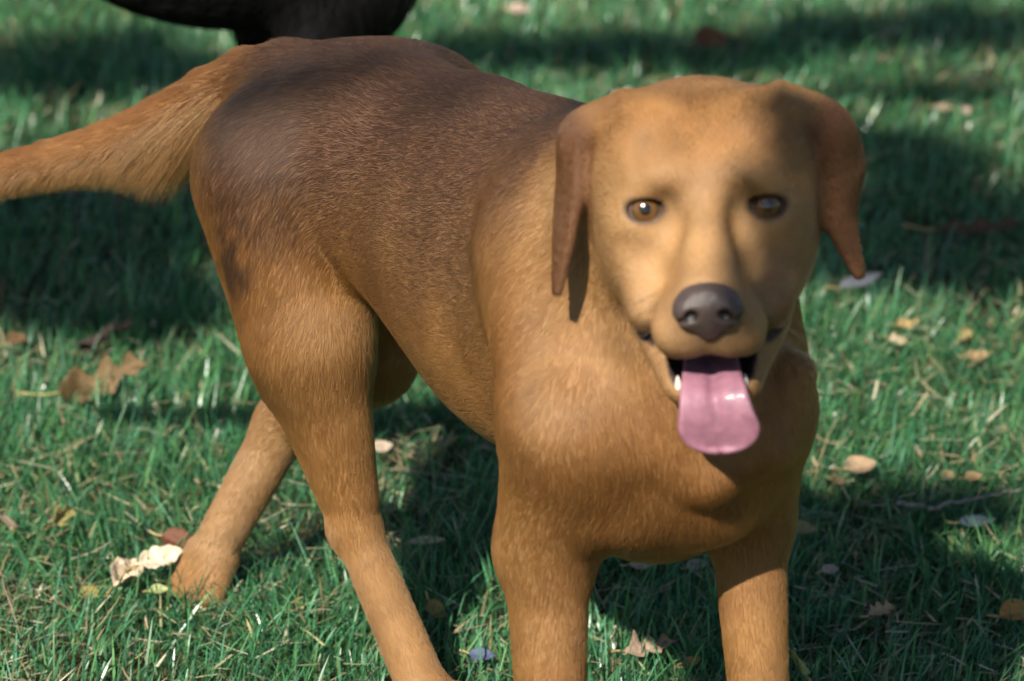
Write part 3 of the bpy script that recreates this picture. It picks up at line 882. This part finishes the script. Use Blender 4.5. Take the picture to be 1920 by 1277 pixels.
# ------------------------------------------------------------------ the black dog standing behind
bdog = Solid()
BX, BY = -.298, 4.30
def B(x, y, z): return np.array([BX + x, BY + y, z])
X1 = np.array([1.0, 0, 0])
bdog.ell(B(.02, 0, .466), (.225, .115, .146), k=.04, flow=(-1, 0, -.3))
bdog.ell(B(-.24, 0, .495), (.20, .095, .105), k=.06, flow=(-1, 0, -.2))
bdog.ell(B(-.40, 0, .490), (.13, .098, .115), k=.06, flow=(-1, 0, -.5))
bdog.ell(B(.11, 0, .46), (.115, .105, .135), k=.05, flow=(-.5, 0, -1))
bdog.cone(B(.10, 0, .52), B(.25, -.01, .64), .098, .074, k=.06, flow=(-1, 0, -.6))
for s, fx in ((-1, .02), (1, -.02)):
    bdog.cone(B(.06 + fx, s * .075, .50), B(.122 + fx, s * .080, .39), .055, .052, k=.03, flow=(-.2, 0, -1))
    bdog.cone(B(.122 + fx, s * .080, .39), B(.075 + fx, s * .085, .295), .052, .048, k=.03, flow=(-.2, 0, -1))
    bdog.cone(B(.080 + fx, s * .085, .295), B(.095 + fx, s * .078, .14), .038, .025, k=.025, flow=(0, 0, -1))
    bdog.cone(B(.095 + fx, s * .078, .14), B(.10 + fx, s * .078, .035), .0255, .022, k=.015, flow=(0, 0, -1))
    paw(bdog, B(.115 + fx, s * .078, 0), (1, 0))
    bdog.cone(B(-.40, s * .055, .47), B(-.345 + fx, s * .080, .315), .088, .058, k=.03, flow=(-.2, 0, -1))
    bdog.cone(B(-.345 + fx, s * .080, .315), B(-.455 + fx, s * .075, .185), .052, .027, k=.03, flow=(-.4, 0, -1))
    bdog.cone(B(-.46 + fx, s * .075, .165), B(-.425 + fx, s * .075, .035), .024, .021, k=.015, flow=(0, 0, -1))
    paw(bdog, B(-.41 + fx, s * .075, 0), (1, 0))
tb = [(-.50, .0, .535), (-.60, .01, .50), (-.70, .03, .44), (-.78, .05, .40), (-.84, .06, .39)]
for i, (q, w) in enumerate(zip(tb[:-1], tb[1:])): bdog.cone(B(*q), B(*w), .032 - .006 * i, .026 - .006 * i, k=.03)
bdog.ell(B(.31, -.01, .68), (.085, .070, .066), k=.04, flow=(-1, 0, .2))
bdog.cone(B(.36, -.01, .665), B(.455, -.01, .635), .042, .031, k=.03, flow=(-1, 0, .2))
bdog.cone(B(.33, -.01, .63), B(.44, -.01, .605), .036, .020, k=.02, flow=(-1, 0, -.2))
for s in (-1, 1):
    bdog.ell(B(.295, s * .082 - .01, .655), (.038, .008, .062), k=.012, flow=(0, 0, -1))
    bdog.ell(B(.385, s * .034 - .01, .712), (.02, .016, .012), k=.02, flow=(-1, 0, 0))
BV, BF, BN = solid_mesh(bdog, (-1.22, 4.14, -.02), (.26, 4.48, .80), .006, B=10)
BFL, BLN = flow_field(bdog, BV)
black = empty('black_dog', (BX, BY, 0))
tag(black, 'black dog standing in the background behind the brown dog', 'dog')
def under_b(o):
    o.parent = black; o.matrix_parent_inverse = Matrix.Translation(-Vector(black.location)); return o
bme = mesh_arrays('body', BV, BF)
BC = np.array([[.0022, .0021, .0023]]) * (.7 + .6 * fbm(BV, 40, 3))[:, None]
set_col(bme, 'col', BC)
under_b(link('body', bme, attr_mat('black_skin', rough=.6, spec=.2)))
for s in (-1, 1): under_b(ball('eye', B(.382, s * .047 - .01, .69), .011, plain_mat('black_dog_eye', (.03, .015, .008), rough=.08, coat=1.0), None))
under_b(ball('nose', B(.478, -.01, .648), .019, plain_mat('black_dog_nose', (.012, .011, .012), rough=.3, bump=.4, scale=300), None, scale=(.85, 1.1, .85)))
if not DEV:
    under_b(fur('coat', BV, BF, BN, BFL, BLN, BC, 60000, np.ones(len(BV)), fur_mat('black_fur', spec=.08, rough=.5, sheen=.1), base_len=.014, rad=.00026, seed=9))

# ------------------------------------------------------------------ fallen leaves, twigs
LEAF = attr_mat('dead_leaf', rough=.62, spec=.3, transl=.16, bump=.5, bump_scale=260, vary=.22, vary_scale=120)
STEM = plain_mat('leaf_stem', (.33, .24, .10), rough=.6, vary=.25, scale=300)

def leaf(label, px, py, size, asp, rot, col, shape='ovate', curl=.3, fold=.2, tilt=(0, 0), lift=.026, seed=0, group=None, stem_col=None, stem_len=.35, crumple=.0, ragged=.0):
    """A fallen leaf of its own length (size, metres) lying in the turf: curled blade with veins raised, and a stem."""
    r = np.random.default_rng(seed + 100)
    size = size * .88
    nt_, nw = 18, 8
    t = np.linspace(0, 1, nt_)
    if shape == 'ovate': w = np.sin(np.pi * np.clip(t, .0, 1) ** .8) ** .85
    elif shape == 'round': w = np.sqrt(np.maximum(1 - (2 * t - 1) ** 2, 0)) ** .8
    elif shape == 'lobed': w = np.sin(np.pi * t ** .85) ** .6 * (.72 + .28 * np.cos(t * np.pi * 7 + .6))
    else: w = np.sin(np.pi * t ** .7) ** .7 * (.85 + .15 * np.cos(t * 17))
    w = np.maximum(w, .03) * (1 - ragged * r.random(nt_))
    s = np.linspace(-1, 1, 2 * nw + 1)
    Tm, Sm = np.meshgrid(t, s, indexing='ij')
    wl = np.repeat(w[:, None], len(s), 1) * (1 - ragged * .5 * r.random((nt_, 1)) * (np.abs(Sm) > .8))
    x = (Tm - .5) * size
    y = Sm * wl * size * asp * .5
    q = np.stack([x.ravel() / size * 3 + seed, y.ravel() / size * 3, np.zeros(x.size)], 1)
    z = size * (fold * np.abs(Sm) * wl * asp * .9 + curl * ((Tm - .45) ** 2) * 1.1)
    z = z + size * crumple * (fbm(q, 1.3, seed) - .5).reshape(x.shape) * 1.6 + size * .03 * (fbm(q, 4, seed + 3) - .5).reshape(x.shape)
    if crumple > .2: y = y * (.75 + .4 * (fbm(q, 1.7, seed + 7).reshape(x.shape)))
    vein = np.exp(-(Sm / .07) ** 2) + .5 * np.exp(-((((Tm * 8 - np.abs(Sm) * 1.6) % 1) - .5) / .16) ** 2)
    V = np.stack([x, y, z], -1).reshape(-1, 3)
    thick = .0005 + .0004 * vein.ravel()[:, None]
    Vt = V + np.array([0, 0, 1]) * thick; Vb = V - np.array([0, 0, 1]) * .0004
    m_ = len(s); id_ = np.arange(nt_ * m_).reshape(nt_, m_)
    Ft = np.stack([id_[:-1, :-1], id_[1:, :-1], id_[1:, 1:], id_[:-1, 1:]], -1).reshape(-1, 4)
    N_ = nt_ * m_
    ring = np.concatenate([id_[:, 0], id_[-1, 1:], id_[-2::-1, -1], id_[0, -2:0:-1]])
    rim_ = np.stack([ring, np.roll(ring, -1), np.roll(ring, -1) + N_, ring + N_], 1)[:, ::-1]
    F = np.concatenate([Ft, Ft[:, ::-1] + N_, rim_])
    AV = np.concatenate([Vt, Vb])
    base = np.array(col) * .85; nz = fbm(q, 2.2, seed + 11); n2 = fbm(q, 7, seed + 13)
    C = base[None] * (.72 + .5 * nz)[:, None] * (.9 + .25 * n2)[:, None]
    C = C + (np.minimum(base * 1.35 + .03, .9) - C) * (np.clip(vein.ravel(), 0, 1) * .40)[:, None]
    spots = sstep(.66, .74, fbm(q, 5.5, seed + 17)); C = C * (1 - .6 * spots)[:, None]
    edge = sstep(.78, 1.0, np.abs(Sm)).ravel(); C = C * (1 - .30 * edge * nz)[:, None]
    me = mesh_arrays('fallen_leaf', AV, F); set_col(me, 'col', np.concatenate([C, C * .85]))
    o = link('fallen_leaf', me, LEAF)
    size_lift = lift if lift > .032 and py > 1000 else lift * .85
    p = P(px, py, z=size_lift)
    p[2] = gz(p[0], p[1]) + size_lift
    o.location = p
    o.rotation_euler = (math.radians(tilt[0]), math.radians(tilt[1]), math.radians(rot))
    tag(o, label, 'leaf', group)
    L = size * stem_len; K = 6; Vs = []; Fs = []
    for i in range(K):
        u = i / (K - 1); c = np.array([-.5 * size - L * u + .01 * size, .10 * L * math.sin(u * 3 + seed), size * curl * .22 + size * .05 * u])
        for a in range(5): Vs.append(c + np.array([0, math.cos(a * 1.2566), math.sin(a * 1.2566)]) * (.0008 + .0005 * u) * (1 + size * 5))
    for i in range(K - 1):
        for a in range(5): Fs.append((i * 5 + a, i * 5 + (a + 1) % 5, (i + 1) * 5 + (a + 1) % 5, (i + 1) * 5 + a))
    st = link('stem', mesh_arrays('stem', np.array(Vs), np.array(Fs)), STEM if stem_col is None else plain_mat('leaf_stem_pale', stem_col, rough=.6), o)
    return o

def twig(label, pts, r0, r1, col, name='twig', cat='twig', lift=.03, seed=0):
    r = np.random.default_rng(seed + 500)
    W = []
    for (a, b) in pts:
        p = P(a, b, z=lift); p[2] = gz(p[0], p[1]) + lift * (.8 + .4 * r.random()); W.append(p)
    W = np.array(W); tt = np.linspace(0, len(W) - 1, len(W) * 4)
    C = np.stack([np.interp(tt, np.arange(len(W)), W[:, a]) for a in range(3)], 1) + r.normal(0, .0012, (len(tt), 3))
    k = 7; V = []; F = []
    for i, c in enumerate(C):
        d = nrm(C[min(i + 1, len(C) - 1)] - C[max(i - 1, 0)]); s = nrm(np.cross(d, (0, 0, 1))); u = np.cross(s, d)
        rr = (r0 + (r1 - r0) * i / (len(C) - 1)) * r.uniform(.85, 1.15)
        for a in range(k): V.append(c + (s * math.cos(a * 2 * math.pi / k) + u * math.sin(a * 2 * math.pi / k)) * rr)
    for i in range(len(C) - 1):
        for a in range(k): F.append((i * k + a, i * k + (a + 1) % k, (i + 1) * k + (a + 1) % k, (i + 1) * k + a))
    V.append(C[0]); V.append(C[-1]); 
    F += [((a + 1) % k, a, len(V) - 2, len(V) - 2) for a in range(0)]
    o = link(name, mesh_arrays(name, np.array(V), np.array(F)), plain_mat('twig_bark', col, rough=.8, vary=.35, scale=220, bump=.8))
    return tag(o, label, cat)

leaf('flat pale cream leaf touching the far hind paw', 303, 1056, .048, .80, 24, (.74, .63, .46), 'ovate', .30, .22, (22, -10), .036, 1, ragged=.12, crumple=.30)
leaf('folded cream leaf left of the flat pale cream leaf', 236, 1086, .050, .75, 62, (.68, .54, .38), 'ovate', .45, .55, (20, -10), .032, 2, ragged=.15, crumple=.3)
leaf('dark russet leaf behind the flat pale cream leaf', 335, 1024, .040, .7, -25, (.16, .055, .025), 'ovate', .3, .3, (30, 10), .030, 3)
leaf('large crumpled brown leaf with yellow stem in the grass', 195, 722, .105, .62, 14, (.19, .125, .055), 'lobed', .6, .45, (30, -6), .030, 4, stem_col=(.42, .36, .12), stem_len=.45, crumple=.55, ragged=.2)
leaf('olive yellow curled leaf standing left of the cream leaves', 112, 985, .042, .7, 70, (.33, .28, .10), 'lobed', .5, .5, (35, 0), .030, 5, crumple=.3, ragged=.2)
leaf('pinkish tan leaf at the left edge of the picture', 8, 988, .038, .8, 110, (.46, .33, .24), 'ovate', .3, .2, (40, 0), .030, 6)
leaf('small pale green leaf under the folded cream leaf', 298, 1112, .020, .7, 15, (.44, .50, .22), 'ovate', .2, .3, (20, 0), .028, 7)
leaf('mottled yellow and red leaf left of the folded cream leaf', 168, 1118, .030, .7, -40, (.30, .24, .07), 'ovate', .3, .2, (15, 0), .018, 8)
leaf('small tan leaf in the grass under the belly', 716, 838, .026, .7, 30, (.55, .44, .32), 'ovate', .3, .2, (25, 0), .030, 9)
leaf('long straw leaf lying between near hind leg and near foreleg', 800, 1012, .040, .35, 12, (.55, .47, .30), 'ovate', .1, .2, (15, 0), .028, 10)
leaf('yellow brown curved leaf right of the near hind leg', 822, 1142, .030, .55, -60, (.38, .30, .10), 'ovate', .9, .3, (30, 20), .028, 11)
leaf('slate blue grey leaf left of the near foreleg', 905, 1222, .028, .6, -20, (.10, .13, .22), 'ovate', .3, .2, (25, 0), .028, 12)
leaf('crumpled pinkish tan leaf between the two forelegs', 1218, 1208, .055, .8, 20, (.40, .28, .20), 'lobed', .5, .4, (22, 0), .024, 13, crumple=.35, ragged=.2)
leaf('small orange brown leaf beside the crumpled leaf between the forelegs', 1296, 1232, .022, .6, 35, (.42, .24, .08), 'ovate', .4, .2, (20, 0), .028, 14)
leaf('yellow green leaf standing beside the far foreleg', 1492, 1236, .056, .42, 100, (.46, .48, .13), 'ovate', .15, .3, (52, 0), .034, 15, ragged=.1)
leaf('torn tan leaf in the sunlit grass at lower right', 1650, 1138, .034, .8, 40, (.46, .32, .19), 'lobed', .4, .4, (20, 0), .028, 16, ragged=.3)
leaf('orange leaf at the right edge of the lower grass', 1908, 1140, .044, .6, 25, (.48, .25, .07), 'ovate', .3, .3, (30, 0), .030, 17)
leaf('pinkish tan leaf right of the chest', 1612, 872, .040, .65, 25, (.48, .33, .20), 'ovate', .4, .3, (25, 0), .032, 18)
leaf('small tan leaf scrap beside the pinkish tan leaf right of the chest', 1568, 896, .022, .8, 80, (.40, .26, .14), 'round', .3, .2, (25, 0), .028, 19)
leaf('olive tan leaf peeping out behind the far foreleg', 1504, 986, .036, .6, -15, (.32, .26, .12), 'ovate', .2, .2, (20, 0), .032, 20)
leaf('small grey tan leaf right of the far foreleg in shade', 1556, 1060, .022, .6, 30, (.42, .36, .30), 'ovate', .4, .3, (25, 0), .030, 21)
leaf('grey blue leaf in the shaded grass at right', 1832, 972, .040, .45, 8, (.18, .25, .27), 'ovate', .2, .2, (20, 0), .030, 22)
leaf('long dark brown leaf in the shade at far right', 1835, 432, .115, .35, 8, (.105, .058, .028), 'lobed', .3, .3, (15, 0), .034, 23, ragged=.1)
leaf('lilac grey leaf under the tip of the right ear', 1612, 532, .070, .30, 40, (.26, .26, .30), 'ovate', .3, .3, (20, 0), .036, 24)
leaf('orange tan leaf in the sunlit patch right of the head', 1702, 612, .030, .7, 20, (.55, .37, .16), 'ovate', .3, .2, (30, 0), .021, 25, crumple=.25, ragged=.35)
leaf('pale tan leaf below the orange tan leaf right of the head', 1682, 642, .028, .7, -30, (.56, .46, .30), 'ovate', .3, .2, (30, 0), .021, 26, crumple=.25, ragged=.35)
leaf('yellow tan leaf in the sunlit patch near the right edge', 1808, 630, .030, .7, 60, (.52, .38, .15), 'ovate', .3, .2, (30, 0), .021, 27, crumple=.25, ragged=.35)
leaf('brownish tan leaf below the yellow tan leaf at right', 1834, 668, .030, .8, 10, (.42, .28, .14), 'ovate', .4, .2, (25, 0), .021, 28, crumple=.25, ragged=.35)
leaf('reddish brown leaf in the shade above the head', 1332, 86, .052, .9, 30, (.20, .065, .030), 'ovate', .4, .3, (30, 0), .036, 29)
leaf('pale pink leaf in bright grass at the top edge', 972, 14, .036, .75, 15, (.70, .50, .42), 'ovate', .3, .2, (30, 0), .021, 30, crumple=.25, ragged=.35)
leaf('pale pink leaf in the lit grass at upper right', 1808, 202, .026, .9, 60, (.66, .50, .42), 'ovate', .3, .2, (40, 0), .021, 31, crumple=.25, ragged=.35)
leaf('dull tan leaf left of the pale pink leaf at upper right', 1770, 198, .028, .8, 0, (.44, .32, .22), 'ovate', .3, .2, (30, 0), .021, 32, crumple=.25, ragged=.35)
leaf('long curved straw leaf above the pale pink leaf at upper right', 1830, 145, .060, .22, -12, (.42, .38, .22), 'ovate', .8, .2, (15, 0), .038, 33)
leaf('tan leaf under the chest nearest the near foreleg', 1206, 1046, .030, .7, 15, (.46, .37, .26), 'ovate', .3, .2, (25, 0), .026, 34)
leaf('pinkish tan leaf under the chest nearest the far foreleg', 1306, 1048, .026, .6, 35, (.44, .34, .28), 'ovate', .3, .2, (25, 0), .026, 35)
leaf('small brown leaf in the shaded lawn at the far left', 30, 640, .030, .7, 50, (.22, .13, .06), 'ovate', .3, .3, (20, 0), .030, 36)
leaf('small straw leaf below the grey twig at right', 1776, 888, .024, .6, 60, (.44, .34, .16), 'ovate', .3, .3, (25, 0), .030, 37)
leaf('small orange tan leaf near the right edge above the grey twig', 1824, 890, .022, .6, 20, (.48, .32, .16), 'ovate', .3, .3, (25, 0), .030, 38)
leaf('pale seed shaped leaf standing above the grey twig', 1718, 840, .024, .35, 95, (.54, .47, .36), 'ovate', .2, .5, (55, 0), .034, 39)
twig('thin grey twig lying across the shaded grass at right', [(1680, 948), (1740, 946), (1800, 935), (1850, 928), (1915, 918)], .0022, .0013, (.24, .20, .19), seed=1)
twig('short dark stick in the shaded lawn behind the tail side thigh', [(160, 640), (190, 627), (215, 616), (240, 610)], .006, .004, (.050, .030, .024), name='stick', cat='stick', seed=2)

# ------------------------------------------------------------------ the tree behind the camera that dapples the light
def tube(C, R, k=10):
    V = []; F = []
    for i, c in enumerate(C):
        d = nrm(C[min(i + 1, len(C) - 1)] - C[max(i - 1, 0)])
        s = nrm(np.cross(d, (.31, .2, .93))); u = np.cross(s, d)
        for a in range(k): V.append(c + (s * math.cos(a * 2 * math.pi / k) + u * math.sin(a * 2 * math.pi / k)) * R[i] * (1 + .06 * math.sin(3 * a + i)))
    for i in range(len(C) - 1):
        for a in range(k): F.append((i * k + a, i * k + (a + 1) % k, (i + 1) * k + (a + 1) % k, (i + 1) * k + a))
    return np.array(V), np.array(F)
BARK = plain_mat('tree_bark', (.13, .095, .07), rough=.9, vary=.4, scale=18, bump=1.0)
TLEAF = attr_mat('tree_leaf', rough=.45, spec=.4, transl=.2)
tree = empty('shade_tree', (-4.6, -1.6, 0))
tag(tree, 'broad leafy tree standing left behind the camera and shading the lawn', 'tree')
def under_t(o):
    o.parent = tree; o.matrix_parent_inverse = Matrix.Translation(-Vector(tree.location)); return o
r = np.random.default_rng(77)
root = np.array([-4.6, -1.6, 0.0])
TC = [root + np.array([.10 * math.sin(i * .7), .08 * math.cos(i), i * .45]) for i in range(9)]
V, F = tube(TC, [.27, .22, .20, .185, .175, .165, .155, .145, .13], 14)
under_t(link('trunk', mesh_arrays('trunk', V, F), BARK))
LP_ = []                                                         # leaf positions
LS_ = []
def patch(px, py, hx, hy, n, y=None, lo=4.6, hi=6.4, size=(.05, .085)):
    """Leaves of one spray: their shade covers the spot seen at px, py."""
    a = r.uniform(0, 2 * np.pi, n); q = np.sqrt(r.random(n)) * r.uniform(.75, 1.2, n)
    l0 = r.uniform(lo, hi - .7)
    for i in range(n):
        g = P(px + math.cos(a[i]) * q[i] * hx, py + math.sin(a[i]) * q[i] * hy, y=y, z=.02 if y is None else None)
        LP_.append(g + SUN_DIR * (l0 + r.random() * .7)); LS_.append(r.uniform(*size))
    return P(px, py, y=y, z=.02 if y is None else None) + SUN_DIR * (l0 + .35)
sprays = []
SPOTS = [(190, 110, 220, 60, 190, None), (60, 130, 120, 40, 60, None), (150, 400, 240, 70, 200, None), (150, 520, 240, 90, 220, None), (330, 560, 80, 60, 50, None),
         (930, 92, 130, 28, 90, None), (1150, 86, 150, 30, 110, None), (1350, 88, 150, 38, 130, None), (1560, 50, 150, 34, 120, None), (1780, 36, 170, 42, 160, None),
         (1720, 300, 130, 60, 70, None), (1780, 400, 230, 90, 230, None), (1640, 470, 150, 60, 110, None), (1860, 480, 130, 60, 80, None), (1750, 165, 170, 14, 45, None),
         (1740, 940, 200, 40, 50, None)]
for sx in SPOTS: sprays.append(patch(*sx[:5], y=sx[5]))
BACK = [(470, 220, 70, 90, 70, 3.44), (570, 180, 100, 80, 100, 3.42), (700, 140, 120, 55, 90, 3.40), (850, 160, 110, 40, 50, 3.30)]
for sx in BACK: sprays.append(patch(*sx[:5], y=sx[5], lo=8.2, hi=9.4, size=(.026, .042)))
FACE = [(1495, 220, 44, 40, 40, 2.91), (1530, 330, 34, 80, 64, 2.91), (1428, 390, 12, 34, 14, 2.87), (1520, 480, 42, 70, 80, 2.89), (1455, 480, 34, 30, 36, 2.85), (1455, 555, 50, 45, 60, 2.83), (1420, 615, 34, 40, 30, 2.79)]
for sx in FACE: sprays.append(patch(*sx[:5], y=sx[5], lo=2.8, hi=3.6, size=(.024, .036)))
# the rest of the crown, which shades lawn outside the picture
cen = np.mean(np.array(sprays), 0)
n = 9000
E = r.normal(0, 1, (n, 3)); E = nrm(E) * (r.random((n, 1)) ** .4)
Q = cen + np.array([-1.3, -.9, .5]) + E * np.array([2.8, 2.6, 1.5])
g = Q - SUN_DIR * (Q[:, 2] / SUN_DIR[2])[:, None]
bad = (g[:, 0] > -1.15) & (g[:, 0] < 1.25) & (g[:, 1] > 2.2) & (g[:, 1] < 6.9)
bad |= (Q[:, 2] < 2.3)
Q = Q[~bad]
cl = fbm(Q, 1.6, 71); Q = Q[cl > .46]
LPp = np.concatenate([np.array(LP_), Q])
n = len(LPp); sz = np.concatenate([np.array(LS_), r.uniform(.05, .085, len(Q))])
ax = nrm(r.normal(0, 1, (n, 3)) + np.array([0, 0, -.5])); nn = nrm(r.normal(0, .7, (n, 3)) + SUN_DIR * 1.0)
sd = nrm(np.cross(ax, nn)); ax = nrm(np.cross(nn, sd))
V = np.stack([LPp - ax * (sz * .5)[:, None], LPp - ax * (sz * .1)[:, None] + sd * (sz * .32)[:, None], LPp + ax * (sz * .2)[:, None] + sd * (sz * .26)[:, None], LPp + ax * (sz * .55)[:, None], LPp + ax * (sz * .2)[:, None] - sd * (sz * .26)[:, None], LPp - ax * (sz * .1)[:, None] - sd * (sz * .32)[:, None]], 1)
V[:, 0] -= nn * (sz * .06)[:, None]; V[:, 3] -= nn * (sz * .12)[:, None]
F = (np.arange(n)[:, None, None] * 6 + np.array([[0, 1, 2], [0, 2, 3], [0, 3, 4], [0, 4, 5]])[None]).reshape(-1, 3)
me = mesh_arrays('crown', V.reshape(-1, 3), F)
set_col(me, 'col', np.repeat(np.array([[.075, .12, .035], [.11, .13, .03], [.055, .10, .035], [.16, .13, .035]])[r.integers(0, 4, n)] * r.uniform(.7, 1.2, n)[:, None], 6, 0))
under_t(link('crown', me, TLEAF))
fork = TC[-1]
for sp in sprays + [cen + np.array(o) for o in ((-2.4, -1, .6), (-1, -2.4, .8), (0, 0, 1.6), (-2.2, .8, 1.0))]:
    s0 = TC[r.integers(5, 9)]
    gsp = sp - SUN_DIR * sp[2] / SUN_DIR[2]
    mid_ = np.array([gsp[0] * .5 - .3, 1.6, 0]) + SUN_DIR * (sp[2] / SUN_DIR[2] + .5) + r.normal(0, .12, 3)
    # keep the bough from drawing a bar of shade of its own: it thins quickly towards the leaves
    C = [(1 - t) ** 2 * s0 + 2 * t * (1 - t) * mid_ + t * t * sp for t in np.linspace(0, 1, 48)]
    R_ = []
    for t, c in zip(np.linspace(0, 1, 48), C):
        g_ = c - SUN_DIR * c[2] / SUN_DIR[2]
        R_.append(.0014 if (abs(g_[0]) < 1.4 and 1.7 < g_[1] < 7.2) else .055 * (1 - t) ** 2 + .0035)
    V, F = tube(C, R_, 7)
    under_t(link('limb', mesh_arrays('limb', V, F), BARK))
